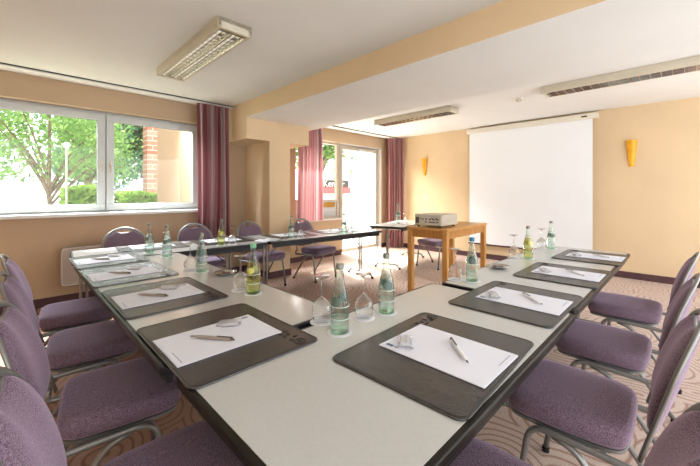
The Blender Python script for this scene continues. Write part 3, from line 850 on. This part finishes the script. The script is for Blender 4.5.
bottles = [
    (.965, 1.025, 'W', 'green-tinted water bottle nearest the camera at the corner of the tables'),
    (1.285, 1.035, 'W', 'water bottle second from the camera on the inner edge, right of two glasses'),
    (.985, 1.775, 'G', 'bottle of yellow drink with pale green cap on the left-hand arm'),
    (.985, 2.53, 'W', 'water bottle midway along the left-hand arm beside the small dish'),
    (1.00, 3.36, 'W', 'water bottle at the far end of the left-hand arm, in front of a glass'),
    (.945, 3.70, 'W', 'water bottle in the window-side corner, leftmost of all bottles'),
    (1.64, 3.66, 'J', 'bottle of yellow drink on the window row below the long curtain'),
    (2.55, 3.62, 'W', 'water bottle on the window row in front of the column edge'),
    (3.40, 3.52, 'W', 'water bottle on the window row in front of the garden door'),
    (5.17, 3.88, 'W', 'tall water bottle on the separate table beside the floor-length curtain'),
    (2.14, 1.005, 'B', 'water bottle with blue cap in front of the projector table leg'),
    (3.23, 1.00, 'J', 'bottle of yellow drink in front of the screen on the right-hand arm'),
    (3.98, 1.01, 'W', 'water bottle at the far end of the right-hand arm before the screen'),
]
BC = ['water bottle nearest the camera', 'second nearest water bottle', 'yellow drink on the left-hand arm', 'water bottle beside the left-hand dish', 'water bottle at the left arm far end',
      'leftmost water bottle in the corner', 'yellow drink on the window row', 'water bottle before the tan column', 'water bottle before the garden door', 'water bottle on the separate table',
      'blue-capped water bottle', 'yellow drink on the right-hand arm', 'farthest water bottle on the right-hand arm']
used = set()
for i, (x, y, k, lab) in enumerate(bottles):
    src = {'W': bW, 'J': bJ, 'B': bB, 'G': bG}[k]
    bo = place_copy(src, k not in used, (x, y, ZS + .0015), R(i * 37 % 60 - 30), lab, 'bottles standing on the tables'); used.add(k)
    if 'separate table' in lab: bo.scale = (1.1, 1.1, 1.38)
    place_copy(co0, i == 0, (x, y, ZS), R(-45), 'white paper coaster under the ' + BC[i], 'coasters under bottles')
glasses = [
    (.985, 1.165, 'upturned wine glass nearest the camera, left of the nearest water bottle'),
    (1.155, 1.065, 'upturned wine glass between the two nearest water bottles'),
    (.965, 1.89, 'upturned wine glass left of the yellow drink on the left-hand arm'),
    (.945, 2.64, 'upturned wine glass left of the bottle by the small dish'),
    (1.04, 3.50, 'upturned wine glass behind the bottles in the window-side corner'),
    (1.75, 3.62, 'upturned wine glass right of the yellow drink below the long curtain'),
    (2.62, 3.52, 'upturned wine glass in front of the short curtain window'),
    (3.44, 3.42, 'upturned wine glass right of the bottle before the garden door'),
    (5.30, 3.80, 'upturned wine glass on the separate table near the projector'),
    (2.10, 1.10, 'upturned wine glass left of the blue-capped bottle'),
    (3.17, 1.10, 'upturned wine glass beside the yellow drink on the right-hand arm'),
    (3.92, 1.085, 'upturned wine glass at the far end of the right-hand arm'),
]
for i, (x, y, lab) in enumerate(glasses):
    place_copy(g0, i == 0, (x, y, ZS + .0018), R(20 * i), lab, 'upturned wine glasses')
    dup(co0, (x, y, ZS), R(-45), 'round coaster under the ' + lab.replace(' from the camera', '').replace(' standing', ''), 'coasters under glasses')

# dishes with sweets
def make_dish():
    t = thing('small_dish', '', 'dish')
    bm = B(); lathe(bm, [(.035, 0), (.05, .003), (.068, .012), (.079, .018), (.079, .0195), (.066, .015), (.048, .006), (.001, .004)], 32, closed_top=False); obj('saucer', bm, M['steel'], t, smooth=True)
    bm = B(); tube(bm, [(.079 * math.cos(k * PI / 16), .079 * math.sin(k * PI / 16), .019) for k in range(32)], .0014, 6, closed=True); obj('rim', bm, M['steel'], t)
    return t
ds0 = make_dish()
def make_sweet():
    bm = B(); box(bm, -.014, .014, -.009, .009, 0, .009)
    o = obj('wrapped_sweet', bm, M['choc'], bev=.003); o['category'] = 'sweet'
    bm = B(); tube(bm, [(-.026, 0, .004), (-.02, 0, .0045), (-.013, 0, .0045)], [.007, .003, .004], 6); tube(bm, [(.026, 0, .004), (.02, 0, .0045), (.013, 0, .0045)], [.007, .003, .004], 6); obj('wrapper_end', bm, M['wrapper'], o)
    return o
sw0 = make_sweet(); first = True
for di, (x, y, lab, w) in enumerate(((2.66, 1.035, 'small steel dish of sweets on the right-hand arm by the yellow drink', 'right-hand'), (1.075, 2.33, 'small steel dish of sweets on the left-hand arm beyond the yellow drink', 'left-hand'))):
    place_copy(ds0, di == 0, (x, y, ZS), 0, lab, 'small dishes of sweets')
    for (dx, dy, a, pos) in ((-.022, -.014, 20, 'left'), (.02, -.012, -50, 'right'), (.0, .025, 80, 'back')):
        place_copy(sw0, first, (x + dx, y + dy, ZS + .0075), R(a), 'brown wrapped sweet lying at the %s side of the %s dish' % (pos, w), 'sweets in the ' + w + ' dish'); first = False

# open brochure on the window row
bm = B()
for s in (-1, 1):
    n = 8; rows = []
    for i in range(n + 1):
        q = i / n; rows.append([bm.verts.new((s * .15 * q, y, .012 * math.sin(PI * q) ** .8 + .001)) for y in (-.105, .105)])
    for a, b in zip(rows, rows[1:]): bm.faces.new((a[0], a[1], b[1], b[0]))
o = obj('open_brochure', bm, M['paper'], loc=(2.23, 3.62, ZS), rotz=R(10), smooth=True); tag(o, 'open white brochure lying between two desk pads on the window row', 'brochure')
bm = B(); box(bm, .03, .12, -.07, .06, .0115, .0125); obj('printed_picture', bm, M['pengrey'], o)

# ------------------------------------------------------------------ outdoors
bm = B(); box(bm, -14, 30, YT + .0, 45, -.25, -.12); struct('ground', bm, M['lawn'])
bm = B(); box(bm, 3.6, 16, YT + .01, 12, -.12, -.10); struct('terrace', bm, M['paving'])
bm = B(); box(bm, 2.22, 2.60, YT + .0, 8.1, -.12, 3.4); wg = struct('wall_outside', bm, M['render_cream'])
bp_ = thing('brick_pillar', 'pale pink brick pillar outside beyond the right window sash', 'pillar', (2.66, 9.75, -.12))
bm = B(); box(bm, -.27, .27, -.2, .2, 0, 3.8); obj('shaft', bm, M['brick'], bp_)
bm = B(); box(bm, -.32, .32, -.25, .25, 0, .25); obj('plinth', bm, M['facade'], bp_)

def tree(label, x, y, trunk_h, crown, n, leaf, mat, seed, spread=1.0, trunk_r=.1, name='tree', size=.07, group='trees outside'):
    random.seed(seed)
    t = thing(name, label, 'tree', (x, y, -.12), 0, group)
    rx, ry, rz, cz = crown
    bm = B(); tube(bm, [(0, 0, 0), (.03, 0, trunk_h * .5), (-.02, .03, trunk_h), (0, 0, cz + rz * .5)], [trunk_r, trunk_r * .85, trunk_r * .7, trunk_r * .2], 8); obj('trunk', bm, M['bark'], t, smooth=True)
    bm = B(); tips = []
    for k in range(12):
        a = k * 2.4 + random.random(); h = trunk_h * random.uniform(.75, 1.1); l = random.uniform(.6, 1.0)
        p0 = Vector((0, 0, h)); p2 = Vector((rx * l * math.cos(a), ry * l * math.sin(a), cz + rz * random.uniform(-.5, .75)))
        p1 = p0.lerp(p2, .45) + Vector((0, 0, .15 * rz)); tube(bm, fillet([p0, p1, p2], .5, 4), [trunk_r * .5 * (1 - .13 * i) + .004 for i in range(7)], 5); tips.append(p2)
    obj('branches', bm, M['bark'], t)
    bm = B()
    for _ in range(n):
        u = Vector((random.gauss(0, 1), random.gauss(0, 1), random.gauss(0, 1))).normalized() * random.uniform(.25, 1) ** .6
        p = Vector((u.x * rx, u.y * ry, cz + u.z * rz))
        if random.random() < .45: p = random.choice(tips) + Vector((random.gauss(0, .3), random.gauss(0, .3), random.gauss(0, .25)))
        ax = Vector((random.uniform(-1, 1), random.uniform(-1, 1), random.uniform(-1, 1))).normalized(); ax2 = ax.orthogonal().normalized()
        s = size * random.uniform(.6, 1.3)
        bm.faces.new([bm.verts.new(p + ax * s), bm.verts.new(p + ax2 * s * .5), bm.verts.new(p - ax * s), bm.verts.new(p - ax2 * s * .5)])
    obj('foliage', bm, M[mat], t)
tree('light green spreading tree with forked trunk outside the left window sash', .62, 10.5, 1.5, (1.6, 1.4, 1.3, 2.95), 3600, 1, 'leafA', 11, trunk_r=.06, size=.07)
tree('small light green tree beyond the hedge, just left of the window post', 1.75, 13.8, 2.0, (1.0, 1.0, 1.4, 3.0), 1900, 1, 'leafA', 12, size=.09)
tree('tall deep green tree with thick trunk seen through the right sash', 3.75, 15.4, 3.5, (1.25, 1.1, 2.2, 4.0), 2600, 1, 'leafB', 13, trunk_r=.2, size=.15)
tree('deep green tree left of the thick trunk through the right sash', 3.0, 19.4, 2.0, (1.8, 1.6, 2.6, 3.6), 3600, 1, 'leafB', 14, size=.16)
tree('broad deep green tree at the back behind the pale pillar', 8.2, 20.2, 2.0, (1.8, 1.6, 3.0, 3.9), 3600, 1, 'leafB', 15, size=.18)
tree('pale green tree at the far left edge of the window view', -1.5, 13.9, 1.6, (1.6, 1.4, 1.3, 2.5), 2200, 1, 'leafA', 16, size=.10)
tree('leafy tree above the sign outside the garden door window', 6.92, 8.4, 2.2, (1.15, .7, .65, 2.95), 1700, 1, 'leafA', 17, size=.10)
def hedge(label, x0, x1, y, h, seed):
    random.seed(seed); t = thing('hedge', label, 'hedge', ((x0 + x1) / 2, y, -.12), 0, 'clipped hedges outside')
    w = (x1 - x0) / 2; bm = B()
    for _ in range(3000):
        p = Vector((random.uniform(-w, w), random.uniform(-.45, .45), random.uniform(.0, 1) ** .5 * h * (1 + .05 * math.sin(w * 7))))
        p.z += .07 * math.sin(p.x * 3 + seed) ; ax = Vector((random.uniform(-1, 1), random.uniform(-1, 1), random.uniform(-1, 1))).normalized(); ax2 = ax.orthogonal().normalized(); s = random.uniform(.05, .10)
        bm.faces.new([bm.verts.new(p + ax * s), bm.verts.new(p + ax2 * s * .6), bm.verts.new(p - ax * s), bm.verts.new(p - ax2 * s * .6)])
    obj('foliage', bm, M['leafC'], t)
    bm = B()
    for i in range(6): tube(bm, [(-w * .9 + i * w * .36, 0, 0), (-w * .9 + i * w * .36 + .1, .1, h * .8)], .025, 5)
    obj('stems', bm, M['bark'], t)
hedge('bright green hedge outside under the left half of the window post', .75, 1.52, 9.3, 1.50, 1)
hedge('bright green hedge outside below the blue-grey pavilion roof', 1.66, 2.42, 8.9, 1.36, 2)
lp = thing('street_lamp', 'slim grey garden lamp post with a round white globe outside the window', 'street lamp', (.72, 8.2, -.12))
bm = B(); tube(bm, [(0, 0, 0), (0, 0, 2.29)], .018, 8); obj('pole', bm, M['postgrey'], lp)
bm = B(); bmesh.ops.create_uvsphere(bm, u_segments=16, v_segments=10, radius=.055, matrix=Matrix.Translation((0, 0, 2.33))); obj('globe', bm, M['globe'], lp, smooth=True)
tn = thing('garden_pavilion', 'small pavilion with blue-grey pitched roof beyond the hedge', 'pavilion', (2.62, 11.1, -.12))
bm = B(); a = [bm.verts.new(p) for p in ((-.5, -.5, 1.50), (.5, -.5, 1.50), (.5, .5, 1.50), (-.5, .5, 1.50), (0, 0, 1.88))]
bm.faces.new(a[:4])
for i in range(4): bm.faces.new((a[i], a[(i + 1) % 4], a[4]))
obj('roof', bm, M['tent'], tn)
bm = B(); box(bm, -.4, .4, -.4, .4, .0, 1.50); obj('wall', bm, M['facade'], tn)
# building with shop sign outside the garden door
bd = thing('white_building', 'white sunlit building outside the garden door', 'building', (0, 0, -.12))
bm = B(); box(bm, 9.5, 15, 9.6, 9.9, 0, 4.6); obj('facade', bm, M['facade'], bd)
bm = B(); box(bm, 7.2, 9.5, 9.6, 9.9, 0, 2.6); obj('annex', bm, M['facade'], bd)
sg = thing('shop_sign', 'dark sign board with white lettering above a red band outside', 'sign', (7.98, 9.5, 0))
bm = B(); box(bm, 0, 1.42, -.02, .05, 1.53, 1.80); obj('board', bm, M['signblack'], sg)
bm = B(); box(bm, -.05, 1.45, -.1, .05, 1.30, 1.53); obj('red_band', bm, M['signred'], sg)
cu = bpy.data.curves.new('lettering', 'FONT'); cu.body = 'Kenner'; cu.size = .36; cu.extrude = .004; cu.align_x = 'LEFT'
tx = bpy.data.objects.new('lettering', cu); C.objects.link(tx); tx.parent = sg; tx.location = (.10, -.03, 1.55); tx.rotation_euler = (R(90), 0, 0); cu.materials.append(M['facade'])
dg = bpy.context.evaluated_depsgraph_get(); me = bpy.data.meshes.new_from_object(tx.evaluated_get(dg)); mt_ = tx.matrix_basis.copy()
bpy.data.objects.remove(tx)
tx = bpy.data.objects.new('lettering', me); C.objects.link(tx); tx.parent = sg; tx.matrix_basis = mt_

# ------------------------------------------------------------------ light
w = bpy.data.worlds.new('World'); sc.world = w; w.use_nodes = True; nt = w.node_tree; nt.nodes.clear()
out = N(nt, 'ShaderNodeOutputWorld'); bg = N(nt, 'ShaderNodeBackground'); bg.inputs[0].default_value = (.945, .98, 1.0, 1); bg.inputs[1].default_value = 3.0
nt.links.new(bg.outputs[0], out.inputs[0])
def lamp(name, typ, loc, rot, energy, color=(1, 1, 1), **k):
    d = bpy.data.lights.new(name, typ); d.energy = energy; d.color = color
    for a, b in k.items(): setattr(d, a, b)
    o = bpy.data.objects.new(name, d); C.objects.link(o); o.location = loc; o.rotation_euler = rot; return o
lamp('sun', 'SUN', (0, 0, 8), (R(42), 0, R(160)), 16, (1, .95, .88), angle=R(3))

lamp('garden_daylight_fill', 'AREA', (.9, 6.35, 3.15), (R(60), 0, R(182)), 420, (.90, .94, 1), shape='RECTANGLE', size=2.6, size_y=.8)  # added lamp over the window, stands in for daylight on left tables and chairs
lamp('terrace_bounce_fill', 'AREA', (5.75, 6.6, -.05), (R(140), 0, R(175)), 170, (1, .98, .95), shape='RECTANGLE', size=1.5, size_y=1.1)  # added lamp at ground level, stands in for sunlight bounced off the paving
lamp('terrace_daylight_fill', 'AREA', (5.6, 6.5, 3.1), (R(66), 0, R(172)), 480, (1, .96, .9), shape='RECTANGLE', size=1.8, size_y=.7)  # added lamp above the door head, stands in for daylight entering the room
# ------------------------------------------------------------------ camera
cam = bpy.data.cameras.new('camera'); co = bpy.data.objects.new('camera', cam); C.objects.link(co)
co.location = (0, 0, 1.32); co.rotation_euler = (R(90), 0, R(-45))
cam.sensor_width = 36; cam.lens = 338 / 700 * 36; cam.shift_y = -40 / 700; cam.clip_start = .02; cam.clip_end = 200
sc.camera = co
sc.view_settings.view_transform = 'Standard'; sc.view_settings.look = 'Medium High Contrast'; sc.view_settings.exposure = .04; sc.view_settings.gamma = 1
sc.cycles.max_bounces = 10; sc.cycles.transparent_max_bounces = 24; sc.cycles.use_denoising = True
